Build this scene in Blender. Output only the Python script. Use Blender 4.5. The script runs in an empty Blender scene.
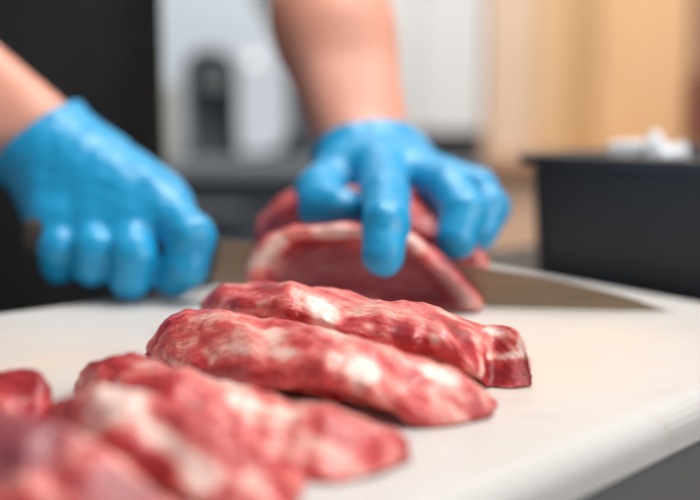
import bpy, bmesh, math, random
import numpy as np
from mathutils import Vector, noise

random.seed(7)
scene = bpy.context.scene
COL = scene.collection

# ------------------------------------------------------------------ camera
FPX, CAM_H, PITCH = 1050.0, 0.104, math.atan(140.0 / 1050.0)
cam_data = bpy.data.cameras.new('camera')
cam = bpy.data.objects.new('camera', cam_data)
COL.objects.link(cam)
cam.location = (0, 0, CAM_H)
cam.rotation_euler = (math.pi / 2 - PITCH, 0, 0)
cam_data.sensor_width = 36.0
cam_data.lens = FPX / 700.0 * 36.0
cam_data.clip_start = 0.02
cam_data.dof.use_dof = True
cam_data.dof.focus_distance = 0.425
cam_data.dof.aperture_fstop = 3.3
scene.camera = cam

# ------------------------------------------------------------------ light
world = bpy.data.worlds.new('world')
scene.world = world
world.use_nodes = True
world.node_tree.nodes['Background'].inputs[0].default_value = (0.86, 0.93, 1.0, 1)
world.node_tree.nodes['Background'].inputs[1].default_value = 0.28


def area_light(name, loc, target, size, power, color):
    l = bpy.data.lights.new(name, 'AREA')
    l.shape = 'RECTANGLE'
    l.size, l.size_y = size
    l.energy = power
    l.color = color
    o = bpy.data.objects.new(name, l)
    o.location = loc
    o.rotation_euler = (Vector(target) - Vector(loc)).to_track_quat('-Z', 'Y').to_euler()
    COL.objects.link(o)


area_light('ceiling_panel_light', (0.30, 0.75, 1.75), (0.05, 0.5, 0), (1.1, 0.8), 37.0, (1.0, 0.97, 0.93))
area_light('window_light', (1.7, -0.55, 0.9), (0.0, 0.6, 0.05), (1.2, 1.4), 30.0, (1.0, 0.975, 0.95))
area_light('kitchen_light', (0.1, 1.5, 1.5), (0.1, 2.7, 0.3), (2.4, 0.6), 36.0, (1.0, 0.96, 0.92))

scene.view_settings.view_transform = 'Standard'
scene.view_settings.look = 'None'
scene.view_settings.gamma = 1.0
scene.view_settings.use_curve_mapping = False
scene.view_settings.exposure = 0.0


# ------------------------------------------------------------------ helpers
def at(px, py, d):
    """point seen at photo pixel (px, py) lying d metres ahead of the lens"""
    u, v = (px - 350.0) / FPX, (py - 250.0) / FPX
    y = math.cos(PITCH) - v * math.sin(PITCH)
    z = -math.sin(PITCH) - v * math.cos(PITCH)
    return Vector((u / y * d, d, CAM_H + z / y * d))


def ground(px, py, z=0.0):
    u, v = (px - 350.0) / FPX, (py - 250.0) / FPX
    y = math.cos(PITCH) - v * math.sin(PITCH)
    zz = -math.sin(PITCH) - v * math.cos(PITCH)
    t = (z - CAM_H) / zz
    return Vector((u * t, y * t, z))


def lin(c):
    return tuple(((v / 255.0) / 12.92 if v / 255.0 <= 0.04045 else ((v / 255.0 + 0.055) / 1.055) ** 2.4) for v in c) + (1.0,)


def new_mat(name):
    m = bpy.data.materials.new(name)
    m.use_nodes = True
    nt = m.node_tree
    return m, nt, nt.nodes['Principled BSDF']


def noise_node(nt, scale, detail=3.0, rough=0.55, vec=None):
    n = nt.nodes.new('ShaderNodeTexNoise')
    n.inputs['Scale'].default_value = scale
    n.inputs['Detail'].default_value = detail
    n.inputs['Roughness'].default_value = rough
    if vec is not None:
        nt.links.new(vec, n.inputs['Vector'])
    return n


def math_node(nt, op, a, b=None, c=None, clamp=False):
    n = nt.nodes.new('ShaderNodeMath')
    n.operation = op
    n.use_clamp = clamp
    for i, v in enumerate((a, b, c)):
        if v is None:
            continue
        if isinstance(v, (int, float)):
            n.inputs[i].default_value = v
        else:
            nt.links.new(v, n.inputs[i])
    return n.outputs[0]


def ramp(nt, fac, stops):
    r = nt.nodes.new('ShaderNodeValToRGB')
    el = r.color_ramp.elements
    while len(el) < len(stops):
        el.new(0.5)
    for e, (p, c) in zip(el, stops):
        e.position = p
        e.color = lin(c)
    nt.links.new(fac, r.inputs[0])
    return r.outputs[0]


def simple(name, c, c2=None, scale=12.0, rough=0.5, metal=0.0, bump=0.0, bscale=60.0, sss=0.0, stretch=None, spec=0.5):
    m, nt, b = new_mat(name)
    tc = nt.nodes.new('ShaderNodeTexCoord')
    vec = tc.outputs['Object']
    if stretch:
        mp = nt.nodes.new('ShaderNodeMapping')
        mp.inputs['Scale'].default_value = stretch
        nt.links.new(vec, mp.inputs['Vector'])
        vec = mp.outputs[0]
    n = noise_node(nt, scale, 4.0, 0.55, vec)
    nt.links.new(ramp(nt, n.outputs[0], [(0.3, c), (0.7, c2 or c)]), b.inputs['Base Color'])
    b.inputs['Roughness'].default_value = rough
    b.inputs['Metallic'].default_value = metal
    b.inputs['Specular IOR Level'].default_value = spec
    if sss:
        b.inputs['Subsurface Weight'].default_value = sss
        b.inputs['Subsurface Radius'].default_value = (0.006, 0.002, 0.001)
        b.inputs['Subsurface Scale'].default_value = 1.0
    if bump:
        nb = noise_node(nt, bscale, 4.0, 0.6, vec)
        bn = nt.nodes.new('ShaderNodeBump')
        bn.inputs['Strength'].default_value = bump
        bn.inputs['Distance'].default_value = 0.003
        nt.links.new(nb.outputs[0], bn.inputs['Height'])
        nt.links.new(bn.outputs[0], b.inputs['Normal'])
    return m


def mesh_obj(name, verts, faces, mat, parent=None, smooth=True, origin=None):
    verts = [Vector(v) for v in verts]
    o_ = Vector(origin) if origin is not None else Vector((0, 0, 0))
    if parent is not None:
        o_ = Vector(parent['_o'])
    me = bpy.data.meshes.new(name)
    me.from_pydata([tuple(v - o_) for v in verts], [], [tuple(int(i) for i in f) for f in faces])
    me.materials.append(mat)
    if smooth:
        me.shade_smooth()
    me.update()
    o = bpy.data.objects.new(name, me)
    COL.objects.link(o)
    if parent is not None:
        o.parent = parent
        o['_o'] = tuple(o_)
    else:
        o.location = o_
        o['_o'] = tuple(o_)
    return o


def empty(name, loc):
    o = bpy.data.objects.new(name, None)
    o.empty_display_size = 0.05
    o.location = loc
    o['_o'] = tuple(loc)
    COL.objects.link(o)
    return o


def tag(o, label, cat, group=None):
    o['label'] = label
    o['category'] = cat
    if group:
        o['group'] = group
    return o


def structure(o):
    o['kind'] = 'structure'
    return o


def bm_obj(name, bm, mat, parent=None, smooth=False, origin=None, autosmooth=True):
    bmesh.ops.recalc_face_normals(bm, faces=bm.faces)
    vs = [v.co.copy() for v in bm.verts]
    bm.verts.index_update()
    fs = [[v.index for v in f.verts] for f in bm.faces]
    bm.free()
    o = mesh_obj(name, vs, fs, mat, parent, smooth, origin)
    return o


def box_bm(lo, hi, bevel=0.0, seg=2, bm=None):
    bm2 = bmesh.new()
    bmesh.ops.create_cube(bm2, size=1.0)
    lo, hi = Vector(lo), Vector(hi)
    for v in bm2.verts:
        v.co = Vector(((lo[i] + hi[i]) / 2 + v.co[i] * (hi[i] - lo[i])) for i in range(3))
    if bevel:
        bmesh.ops.bevel(bm2, geom=bm2.edges[:], offset=bevel, segments=seg, profile=0.5, affect='EDGES')
    if bm is None:
        return bm2
    me = bpy.data.meshes.new('tmp')
    bm2.to_mesh(me)
    bm.from_mesh(me)
    bpy.data.meshes.remove(me)
    bm2.free()
    return bm


def box(name, lo, hi, mat, parent=None, bevel=0.0, origin=None):
    return bm_obj(name, box_bm(lo, hi, bevel), mat, parent, False, origin)


def prism_bm(pts2, z0, z1, bevel=0.0, seg=4):
    """vertical prism over a ground outline"""
    bm = bmesh.new()
    vs = [bm.verts.new((p[0], p[1], z0)) for p in pts2]
    f = bm.faces.new(vs)
    r = bmesh.ops.extrude_face_region(bm, geom=[f])
    for g in r['geom']:
        if isinstance(g, bmesh.types.BMVert):
            g.co.z = z1
    bmesh.ops.recalc_face_normals(bm, faces=bm.faces)
    if bevel:
        es = [e for e in bm.edges if abs(e.verts[0].co.z - e.verts[1].co.z) < 1e-6]
        bmesh.ops.bevel(bm, geom=es, offset=bevel, segments=seg, profile=0.5, affect='EDGES')
    return bm


def round_corners(pts, rad, n=8):
    out = []
    m = len(pts)
    for i in range(m):
        p, a, b = Vector(pts[i]), Vector(pts[i - 1]), Vector(pts[(i + 1) % m])
        da, db = (a - p).normalized(), (b - p).normalized()
        q0, q1 = p + da * rad, p + db * rad
        for k in range(n + 1):
            t = k / n
            out.append(((1 - t) ** 2) * q0 + 2 * t * (1 - t) * p + t * t * q1)
    return out


def lathe_obj(name, prof, center, mat, parent=None, n=48, origin=None):
    vs, fs = [], []
    for (r, z) in prof:
        for k in range(n):
            a = 2 * math.pi * k / n
            vs.append((center[0] + r * math.cos(a), center[1] + r * math.sin(a), center[2] + z))
    for i in range(len(prof) - 1):
        for k in range(n):
            a, b = i * n + k, i * n + (k + 1) % n
            fs.append((a, b, b + n, a + n))
    return mesh_obj(name, vs, fs, mat, parent, True, origin)


# ------------------------------------------------ signed distance modelling
class Field:
    def __init__(self, lo, hi, h):
        self.lo, self.h = np.array(lo, float), h
        self.n = np.ceil((np.array(hi) - self.lo) / h).astype(int) + 1
        ax = [self.lo[i] + h * np.arange(self.n[i]) for i in range(3)]
        self.X, self.Y, self.Z = np.meshgrid(*ax, indexing='ij', sparse=True)
        self.far = 0.2
        self.D = np.full(self.n, self.far, np.float32)

    def block(self, lo, hi, m):
        a = np.clip(((np.array(lo) - m - self.lo) / self.h).astype(int), 0, self.n)
        b = np.clip(((np.array(hi) + m - self.lo) / self.h).astype(int) + 2, 0, self.n)
        return tuple(slice(int(a[i]), int(b[i])) for i in range(3))

    def coords(self, s):
        return self.X[s[0]], self.Y[:, s[1]], self.Z[:, :, s[2]]

    def cap(self, p, q, r0, r1=None, k=0.005, D=None, off=0.0):
        """blend in a round cone from p (radius r0) to q (radius r1)"""
        D = self.D if D is None else D
        r1 = r0 if r1 is None else r1
        p, q = np.array(p, float), np.array(q, float)
        m = max(r0, r1) + off + k + 3 * self.h
        s = self.block(np.minimum(p, q), np.maximum(p, q), m)
        x, y, z = self.coords(s)
        ba = q - p
        L = max(float(ba @ ba), 1e-12)
        t = np.clip(((x - p[0]) * ba[0] + (y - p[1]) * ba[1] + (z - p[2]) * ba[2]) / L, 0, 1)
        d = np.sqrt((x - p[0] - t * ba[0]) ** 2 + (y - p[1] - t * ba[1]) ** 2 + (z - p[2] - t * ba[2]) ** 2)
        d = d - (r0 + (r1 - r0) * t) - off
        D[s] = smin(D[s], d, k)
        return D

    def ell(self, c, r, rotz=0.0, k=0.01, off=0.0, D=None):
        D = self.D if D is None else D
        r = np.array(r, float) + off
        m = max(r) * 1.2 + k + 3 * self.h
        s = self.block(np.array(c), np.array(c), m)
        x, y, z = self.coords(s)
        x, y, z = x - c[0], y - c[1], z - c[2]
        ca, sa = math.cos(rotz), math.sin(rotz)
        x, y = x * ca + y * sa, -x * sa + y * ca
        k0 = np.sqrt((x / r[0]) ** 2 + (y / r[1]) ** 2 + (z / r[2]) ** 2)
        k1 = np.sqrt((x / r[0] ** 2) ** 2 + (y / r[1] ** 2) ** 2 + (z / r[2] ** 2) ** 2) + 1e-9
        D[s] = smin(D[s], k0 * (k0 - 1.0) / k1, k)
        return D

    def mesh(self):
        """naive surface nets"""
        D = self.D
        nx, ny, nz = D.shape
        ins = D < 0
        cnt = np.zeros((nx - 1, ny - 1, nz - 1), np.int8)
        for i in (0, 1):
            for j in (0, 1):
                for k in (0, 1):
                    cnt += ins[i:nx - 1 + i, j:ny - 1 + j, k:nz - 1 + k]
        act = (cnt > 0) & (cnt < 8)
        idx = np.argwhere(act)
        vid = np.full(act.shape, -1, np.int64)
        vid[act] = np.arange(len(idx))
        acc = np.zeros((len(idx), 3))
        num = np.zeros(len(idx))
        corners = [(i, j, k) for i in (0, 1) for j in (0, 1) for k in (0, 1)]
        for a in corners:
            for ax in range(3):
                if a[ax]:
                    continue
                b = list(a)
                b[ax] = 1
                da = D[idx[:, 0] + a[0], idx[:, 1] + a[1], idx[:, 2] + a[2]]
                db = D[idx[:, 0] + b[0], idx[:, 1] + b[1], idx[:, 2] + b[2]]
                c = (da < 0) != (db < 0)
                t = np.where(c, da / np.where(c, da - db, 1), 0)
                pos = np.tile(np.array(a, float), (len(idx), 1))
                pos[:, ax] = t
                acc += np.where(c[:, None], pos, 0)
                num += c
        V = self.lo + self.h * (idx + acc / np.maximum(num, 1)[:, None])
        F = []
        for ax in range(3):
            o1, o2 = [(1, 2), (2, 0), (0, 1)][ax]
            sl0 = [slice(None)] * 3
            sl1 = [slice(None)] * 3
            sl0[ax], sl1[ax] = slice(0, -1), slice(1, None)
            c = ins[tuple(sl0)] != ins[tuple(sl1)]
            e = np.argwhere(c)
            ok = (e[:, o1] > 0) & (e[:, o2] > 0) & (e[:, o1] < D.shape[o1] - 1) & (e[:, o2] < D.shape[o2] - 1)
            e = e[ok]
            flip = ins[e[:, 0], e[:, 1], e[:, 2]]
            q = []
            for (a, b) in ((0, 0), (1, 0), (1, 1), (0, 1)):
                c_ = e.copy()
                c_[:, o1] -= a
                c_[:, o2] -= b
                q.append(vid[c_[:, 0], c_[:, 1], c_[:, 2]])
            q = np.stack(q, 1)
            q[~flip] = q[~flip][:, ::-1]
            F.append(q)
        return V, np.concatenate(F)


def smin(a, b, k):
    h = np.maximum(k - np.abs(a - b), 0.0) / k
    return np.minimum(a, b) - h * h * k * 0.25


def relax(V, F, n=1, lam=0.5):
    for _ in range(n):
        acc = np.zeros_like(V)
        cnt = np.zeros(len(V))
        for a in range(4):
            i, j = F[:, a], F[:, (a + 1) % 4]
            np.add.at(acc, i, V[j])
            np.add.at(cnt, i, 1)
            np.add.at(acc, j, V[i])
            np.add.at(cnt, j, 1)
        V = V + lam * (acc / np.maximum(cnt, 1)[:, None] - V)
    return V


# ------------------------------------------------------------------ materials
M_steel = simple('worktop_steel', (34, 36, 38), (40, 42, 45), 8, 0.55, 0.0, stretch=(1, 12, 1))
M_machine = simple('brushed_steel', (196, 205, 213), (208, 215, 222), 5, 0.38, 0.25)
M_dark = simple('dark_panel', (58, 62, 67), (66, 70, 75), 6, 0.5)
M_darker = simple('dark_recess', (78, 82, 85), (70, 74, 77), 6, 0.5)
M_counter = simple('grey_counter', (98, 104, 110), (110, 116, 121), 6, 0.4)
M_counter_front = simple('slate_front', (56, 62, 68), (64, 70, 76), 6, 0.5)
M_wall = simple('white_plaster', (194, 193, 191), (200, 199, 197), 3, 0.8)
M_floor = simple('floor_tile', (96, 92, 88), (112, 108, 103), 4, 0.6)
M_beige = simple('pale_birch', (202, 176, 154), (196, 168, 144), 4, 0.5, stretch=(6, 6, 1))
M_tan = simple('tan_wood', (186, 146, 100), (178, 138, 92), 4, 0.5, stretch=(6, 6, 1))
M_peach = simple('honey_wood', (208, 166, 122), (202, 158, 114), 3, 0.5, stretch=(6, 6, 1))
M_brown = simple('brown_frame', (150, 112, 84), (140, 102, 76), 4, 0.5)
M_pink = simple('beech_front', (212, 174, 146), (204, 164, 136), 4, 0.5, stretch=(6, 6, 1))
M_redh = simple('dark_red_grip', (112, 44, 40), (96, 38, 36), 5, 0.4)
M_tub = simple('black_plastic', (58, 63, 68), (66, 70, 75), 9, 0.42, bump=0.1, bscale=140)
M_wrap = simple('white_plastic_film', (214, 220, 226), (228, 232, 236), 20, 0.35, bump=0.3)
M_pan = simple('black_iron', (46, 47, 50), (54, 55, 58), 9, 0.45)
M_handle = simple('dark_handle', (66, 58, 52), (78, 70, 62), 30, 0.5)
M_glove = simple('blue_nitrile', (6, 146, 198), (14, 153, 204), 30, 0.42, bump=0.1, bscale=120, spec=0.6)
M_skin = simple('skin', (212, 144, 120), (222, 160, 140), 18, 0.5, sss=0.15)
M_cloth = simple('charcoal_cotton', (36, 37, 39), (42, 43, 45), 30, 0.9, bump=0.2, bscale=300, spec=0.2)
M_apron = simple('black_apron', (31, 32, 34), (37, 38, 40), 30, 0.9, bump=0.2, bscale=300, spec=0.2)
M_hair = simple('dark_hair', (40, 30, 24), (54, 40, 30), 60, 0.6)
M_eye = simple('eye_white', (225, 222, 216), (230, 228, 222), 9, 0.3)


def board_material():
    m, nt, b = new_mat('white_polyethylene')
    tc = nt.nodes.new('ShaderNodeTexCoord')
    v = tc.outputs['Object']
    n1 = noise_node(nt, 9.0, 4.0, 0.6, v)
    base = ramp(nt, n1.outputs[0], [(0.3, (194, 191, 187)), (0.7, (203, 200, 197))])
    # knife scratches holding brownish juice
    mp = nt.nodes.new('ShaderNodeMapping')
    mp.inputs['Rotation'].default_value = (0, 0, math.radians(-14))
    mp.inputs['Scale'].default_value = (22, 170, 22)
    nt.links.new(v, mp.inputs['Vector'])
    n2 = noise_node(nt, 1.0, 5.0, 0.7, mp.outputs[0])
    n3 = noise_node(nt, 7.0, 2.0, 0.5, v)
    scr = math_node(nt, 'MULTIPLY', math_node(nt, 'MULTIPLY', math_node(nt, 'SUBTRACT', n2.outputs[0], 0.53), 4.0, clamp=True),
                    math_node(nt, 'MULTIPLY', math_node(nt, 'SUBTRACT', n3.outputs[0], 0.45), 5.0, clamp=True), clamp=True)
    mix = nt.nodes.new('ShaderNodeMixRGB')
    mix.inputs[2].default_value = lin((186, 150, 134))
    nt.links.new(math_node(nt, 'MULTIPLY', scr, 0.5), mix.inputs[0])
    nt.links.new(base, mix.inputs[1])
    # meat juice film around the slices (stays where it is)
    at_ = nt.nodes.new('ShaderNodeAttribute')
    at_.attribute_name = 'stain'
    n4 = noise_node(nt, 34.0, 4.0, 0.6, v)
    st = math_node(nt, 'MULTIPLY', at_.outputs['Fac'], math_node(nt, 'MULTIPLY', n4.outputs[0], 1.1), clamp=True)
    mix2 = nt.nodes.new('ShaderNodeMixRGB')
    mix2.inputs[2].default_value = lin((226, 198, 172))
    nt.links.new(st, mix2.inputs[0])
    nt.links.new(mix.outputs[0], mix2.inputs[1])
    nt.links.new(mix2.outputs[0], b.inputs['Base Color'])
    b.inputs['Roughness'].default_value = 0.42
    b.inputs['Specular IOR Level'].default_value = 0.4
    bn = nt.nodes.new('ShaderNodeBump')
    bn.inputs['Strength'].default_value = 0.12
    bn.inputs['Distance'].default_value = 0.001
    nt.links.new(n2.outputs[0], bn.inputs['Height'])
    nt.links.new(bn.outputs[0], b.inputs['Normal'])
    return m


M_board = board_material()


def blade_material():
    m, nt, b = new_mat('blade_steel')
    tc = nt.nodes.new('ShaderNodeTexCoord')
    mp = nt.nodes.new('ShaderNodeMapping')
    mp.inputs['Scale'].default_value = (8, 8, 160)
    nt.links.new(tc.outputs['Object'], mp.inputs['Vector'])
    n = noise_node(nt, 1.0, 3.0, 0.6, mp.outputs[0])
    nt.links.new(ramp(nt, n.outputs[0], [(0.3, (128, 114, 97)), (0.7, (148, 134, 116))]), b.inputs['Base Color'])
    b.inputs['Metallic'].default_value = 0.9
    b.inputs['Roughness'].default_value = 0.34
    return m


M_blade = blade_material()


def meat_material():
    """raw marbled meat: 'mc' = length / around / seed coordinates, 'fat' = large fat seams, 'tone' = dark lean muscle"""
    m, nt, b = new_mat('raw_meat')
    a = nt.nodes.new('ShaderNodeAttribute')
    a.attribute_name = 'mc'
    vec = a.outputs['Vector']
    f = nt.nodes.new('ShaderNodeAttribute')
    f.attribute_name = 'fat'
    tn = nt.nodes.new('ShaderNodeAttribute')
    tn.attribute_name = 'tone'

    def mapped(scale, rot=0.0):
        mp = nt.nodes.new('ShaderNodeMapping')
        mp.inputs['Scale'].default_value = scale
        mp.inputs['Rotation'].default_value = (0, 0, rot)
        nt.links.new(vec, mp.inputs['Vector'])
        return mp.outputs[0]
    warp = noise_node(nt, 1.0, 2.0, 0.5, mapped((40, 40, 40)))
    wv = nt.nodes.new('ShaderNodeVectorMath')
    wv.operation = 'MULTIPLY_ADD'
    nt.links.new(warp.outputs['Color'], wv.inputs[0])
    wv.inputs[1].default_value = (0.008, 0.008, 0.0)
    nt.links.new(vec, wv.inputs[2])
    vec = wv.outputs[0]
    n1 = noise_node(nt, 1.0, 4.0, 0.58, mapped((30, 72, 40), 0.3))
    n2 = noise_node(nt, 1.0, 5.0, 0.62, mapped((90, 260, 60), -0.5))
    n3 = noise_node(nt, 1.0, 3.0, 0.6, mapped((420, 900, 200), 0.9))
    vein = math_node(nt, 'SUBTRACT', 1.0, math_node(nt, 'MULTIPLY', math_node(nt, 'ABSOLUTE', math_node(nt, 'SUBTRACT', n2.outputs[0], 0.5)), 9.0), clamp=True)
    vein = math_node(nt, 'POWER', vein, 1.6)
    gate = math_node(nt, 'MULTIPLY', math_node(nt, 'SUBTRACT', n1.outputs[0], 0.40), 4.0, clamp=True)
    v = math_node(nt, 'MULTIPLY', math_node(nt, 'MULTIPLY', vein, gate), 0.30)
    big = math_node(nt, 'MULTIPLY', math_node(nt, 'SUBTRACT', n1.outputs[0], 0.5), 1.6)
    s = math_node(nt, 'ADD', big, v)
    s = math_node(nt, 'ADD', s, math_node(nt, 'MULTIPLY', math_node(nt, 'SUBTRACT', n3.outputs[0], 0.5), 0.22))
    s = math_node(nt, 'ADD', s, f.outputs['Fac'])
    s = math_node(nt, 'ADD', s, 0.34, clamp=True)
    col = ramp(nt, s, [(0.0, (148, 30, 38)), (0.22, (184, 50, 55)), (0.42, (214, 96, 92)), (0.60, (228, 146, 134)), (0.80, (233, 182, 170)), (1.0, (237, 204, 192))])
    mix = nt.nodes.new('ShaderNodeMixRGB')
    mix.inputs[2].default_value = lin((140, 66, 76))
    nt.links.new(tn.outputs['Fac'], mix.inputs[0])
    nt.links.new(col, mix.inputs[1])
    nt.links.new(mix.outputs[0], b.inputs['Base Color'])
    b.inputs['Roughness'].default_value = 0.30
    b.inputs['Specular IOR Level'].default_value = 0.6
    b.inputs['Subsurface Weight'].default_value = 0.06
    b.inputs['Subsurface Radius'].default_value = (0.004, 0.0012, 0.0008)
    b.inputs['Subsurface Scale'].default_value = 1.0
    bn = nt.nodes.new('ShaderNodeBump')
    bn.inputs['Strength'].default_value = 0.55
    bn.inputs['Distance'].default_value = 0.0012
    hh = math_node(nt, 'ADD', math_node(nt, 'MULTIPLY', n2.outputs[0], 1.0), math_node(nt, 'MULTIPLY', n3.outputs[0], 0.45))
    nt.links.new(hh, bn.inputs['Height'])
    nt.links.new(bn.outputs[0], b.inputs['Normal'])
    return m


M_meat = meat_material()

# ------------------------------------------------------------------ room
FLOOR_Z = -0.90
TOP = -0.016           # worktop level; the board's upper face is z = 0
structure(box('floor', (-2.6, -0.8, FLOOR_Z - 0.05), (2.6, 3.0, FLOOR_Z), M_floor))
structure(box('wall_back', (-2.6, 2.75, FLOOR_Z), (2.6, 2.85, 1.9), M_wall))

# ---- worktable
C = ground(440, 255)
uL = Vector((math.cos(math.radians(40.5)), math.sin(math.radians(40.5)), 0))   # along the long edge, towards far right
vR = Vector((math.cos(math.radians(-54.0)), math.sin(math.radians(-54.0)), 0))  # along the short edge, towards near right
nrm = Vector((-uL.y, uL.x, 0))
tb0 = C + nrm * 0.075
corner = [tb0 + uL * 0.62, tb0 - uL * 0.85, tb0 - uL * 0.85 - nrm * 0.80, tb0 + uL * 0.62 - nrm * 0.80]
tc0 = sum(corner, Vector()) / 4
table = empty('worktable', (tc0.x, tc0.y, FLOOR_Z))
tag(table, 'grey steel kitchen worktable under the white cutting board', 'table')
bm_obj('tabletop', prism_bm([p.xy for p in corner], TOP - 0.035, TOP, 0.004, 2), M_steel, table)
for c_ in corner:
    p = c_ + (tc0 - c_).normalized() * 0.09
    bm = bmesh.new()
    bmesh.ops.create_cone(bm, cap_ends=True, segments=20, radius1=0.02, radius2=0.02, depth=TOP - 0.035 - FLOOR_Z)
    for v in bm.verts:
        v.co += Vector((p.x, p.y, (TOP - 0.035 + FLOOR_Z) / 2))
    bm_obj('leg', bm, M_steel, table, True)

# ---- cutting board
nR = ground(700, 440, TOP)
nd = Vector((math.cos(math.radians(46)), math.sin(math.radians(46)), 0))


def isect(p, d, q, e):
    det = d.x * (-e.y) + e.x * d.y
    t = ((q.x - p.x) * (-e.y) + e.x * (q.y - p.y)) / det
    return p + d * t


pR = isect(C, vR, nR, nd)
pL = C - uL * 0.56
pN = isect(pL, vR, nR, nd)
out = round_corners([C.xy, pR.xy, pN.xy, pL.xy], 0.02, 8)
bm = prism_bm(out, TOP, 0.0, 0.0)
es = [e for e in bm.edges if abs(e.verts[0].co.z) < 1e-6 and abs(e.verts[1].co.z) < 1e-6]
bmesh.ops.bevel(bm, geom=es, offset=0.010, segments=6, profile=0.5, affect='EDGES')
# triangulated inner grid so the stain attribute has somewhere to live
top = max(bm.faces, key=lambda f: f.calc_area() * (f.normal.z > 0.9 or f.normal.z < -0.9) + f.calc_center_median().z * 0.001 * 0)
tops = [f for f in bm.faces if abs(f.normal.z) > 0.99 and f.calc_center_median().z > -0.001]
tops.sort(key=lambda f: -f.calc_area())
topf = tops[0]
rim = [v.co.copy() for v in topf.verts]
bmesh.ops.delete(bm, geom=[topf], context='FACES_ONLY')
ring = list(bm.edges)
inner = bmesh.ops.triangle_fill  # noqa
cen = sum(rim, Vector()) / len(rim)
prev = [min(bm.verts, key=lambda v: (v.co - r).length) for r in rim]
for sc in (0.93, 0.86, 0.78, 0.7, 0.62, 0.54, 0.46, 0.38, 0.3, 0.22, 0.14, 0.07):
    cur = [bm.verts.new(cen + (r - cen) * sc) for r in rim]
    for i in range(len(rim)):
        j = (i + 1) % len(rim)
        bm.faces.new((prev[i], prev[j], cur[j], cur[i]))
    prev = cur
bm.faces.new(prev)
bmesh.ops.subdivide_edges(bm, edges=[e for e in bm.edges if e.calc_length() > 0.03 and all(v.co.z > -1e-5 for v in e.verts)], cuts=3, use_grid_fill=True)
board = bm_obj('cutting_board', bm, M_board, None, False, (cen.x, cen.y, TOP))
tag(board, 'large white plastic cutting board lying on the steel worktable', 'cutting board')
sa = board.data.attributes.new('stain', 'FLOAT', 'POINT')
stains = [(ground(600, 345), 0.07, 0.5), (ground(45, 370), 0.05, 0.6), (ground(520, 335), 0.05, 0.5), (ground(90, 345), 0.06, 0.3), (ground(560, 372), 0.03, 0.5)]
for i, v in enumerate(board.data.vertices):
    w = v.co + Vector(board['_o'])
    s_ = 0.0
    for (p, r, k) in stains:
        s_ += k * math.exp(-((w - p).length / r) ** 2)
    sa.data[i].value = min(s_, 1.0)


# ------------------------------------------------------------------ meat
def spline(P, n):
    """Catmull-Rom through rows of P, n samples evenly spread by index"""
    P = np.array(P, float)
    m = len(P)
    Q = np.vstack([2 * P[0] - P[1], P, 2 * P[-1] - P[-2]])
    out = []
    for s in np.linspace(0, m - 1, n):
        i = min(int(s), m - 2)
        t = s - i
        a, b, c, d = Q[i], Q[i + 1], Q[i + 2], Q[i + 3]
        out.append(0.5 * ((2 * b) + (-a + c) * t + (2 * a - 5 * b + 4 * c - d) * t * t + (-a + 3 * b - 3 * c + d) * t ** 3))
    return np.array(out)


def fbm(p, sc, seed, oct_=3):
    v, a, f = 0.0, 1.0, sc
    for _ in range(oct_):
        v += a * noise.noise(Vector((p[0] * f + seed * 7.3, p[1] * f - seed * 3.1, p[2] * f + seed)))
        a *= 0.5
        f *= 2.0
    return v


def seg_dist(w, a, b):
    ab = b - a
    t = max(0.0, min(1.0, (w - a).dot(ab) / max(ab.length_squared, 1e-12)))
    return (w - a - ab * t).length


def paint(o, coords, seed, fats, tones, base=0.0):
    me = o.data
    me.attributes.new('mc', 'FLOAT_VECTOR', 'POINT')
    me.attributes.new('fat', 'FLOAT', 'POINT')
    me.attributes.new('tone', 'FLOAT', 'POINT')
    mc, fa, ta = me.attributes['mc'], me.attributes['fat'], me.attributes['tone']
    org = Vector(o['_o'])
    for i, v in enumerate(me.vertices):
        w = v.co + org
        c = coords[i]
        mc.data[i].vector = (c[0], c[1], seed * 1.37)
        nz = 0.5 * fbm(w, 90, seed, 3)
        f = base
        for (a, b, r, k) in fats:
            d = seg_dist(w, a, b) / r + nz
            if d < 1.7:
                q = min(1.0, max(0.0, (1.7 - d) / 1.3))
                f += k * q * q * (3 - 2 * q)
        fa.data[i].value = max(-0.7, min(0.7, (1.35 if f > 0 else 1.0) * f))
        f = 0.0
        for (a, b, r, k) in tones:
            d = seg_dist(w, a, b) / r + nz
            if d < 1.35:
                q = min(1.0, max(0.0, (1.35 - d) / 0.6))
                f = max(f, k * q)
        ta.data[i].value = f


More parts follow.
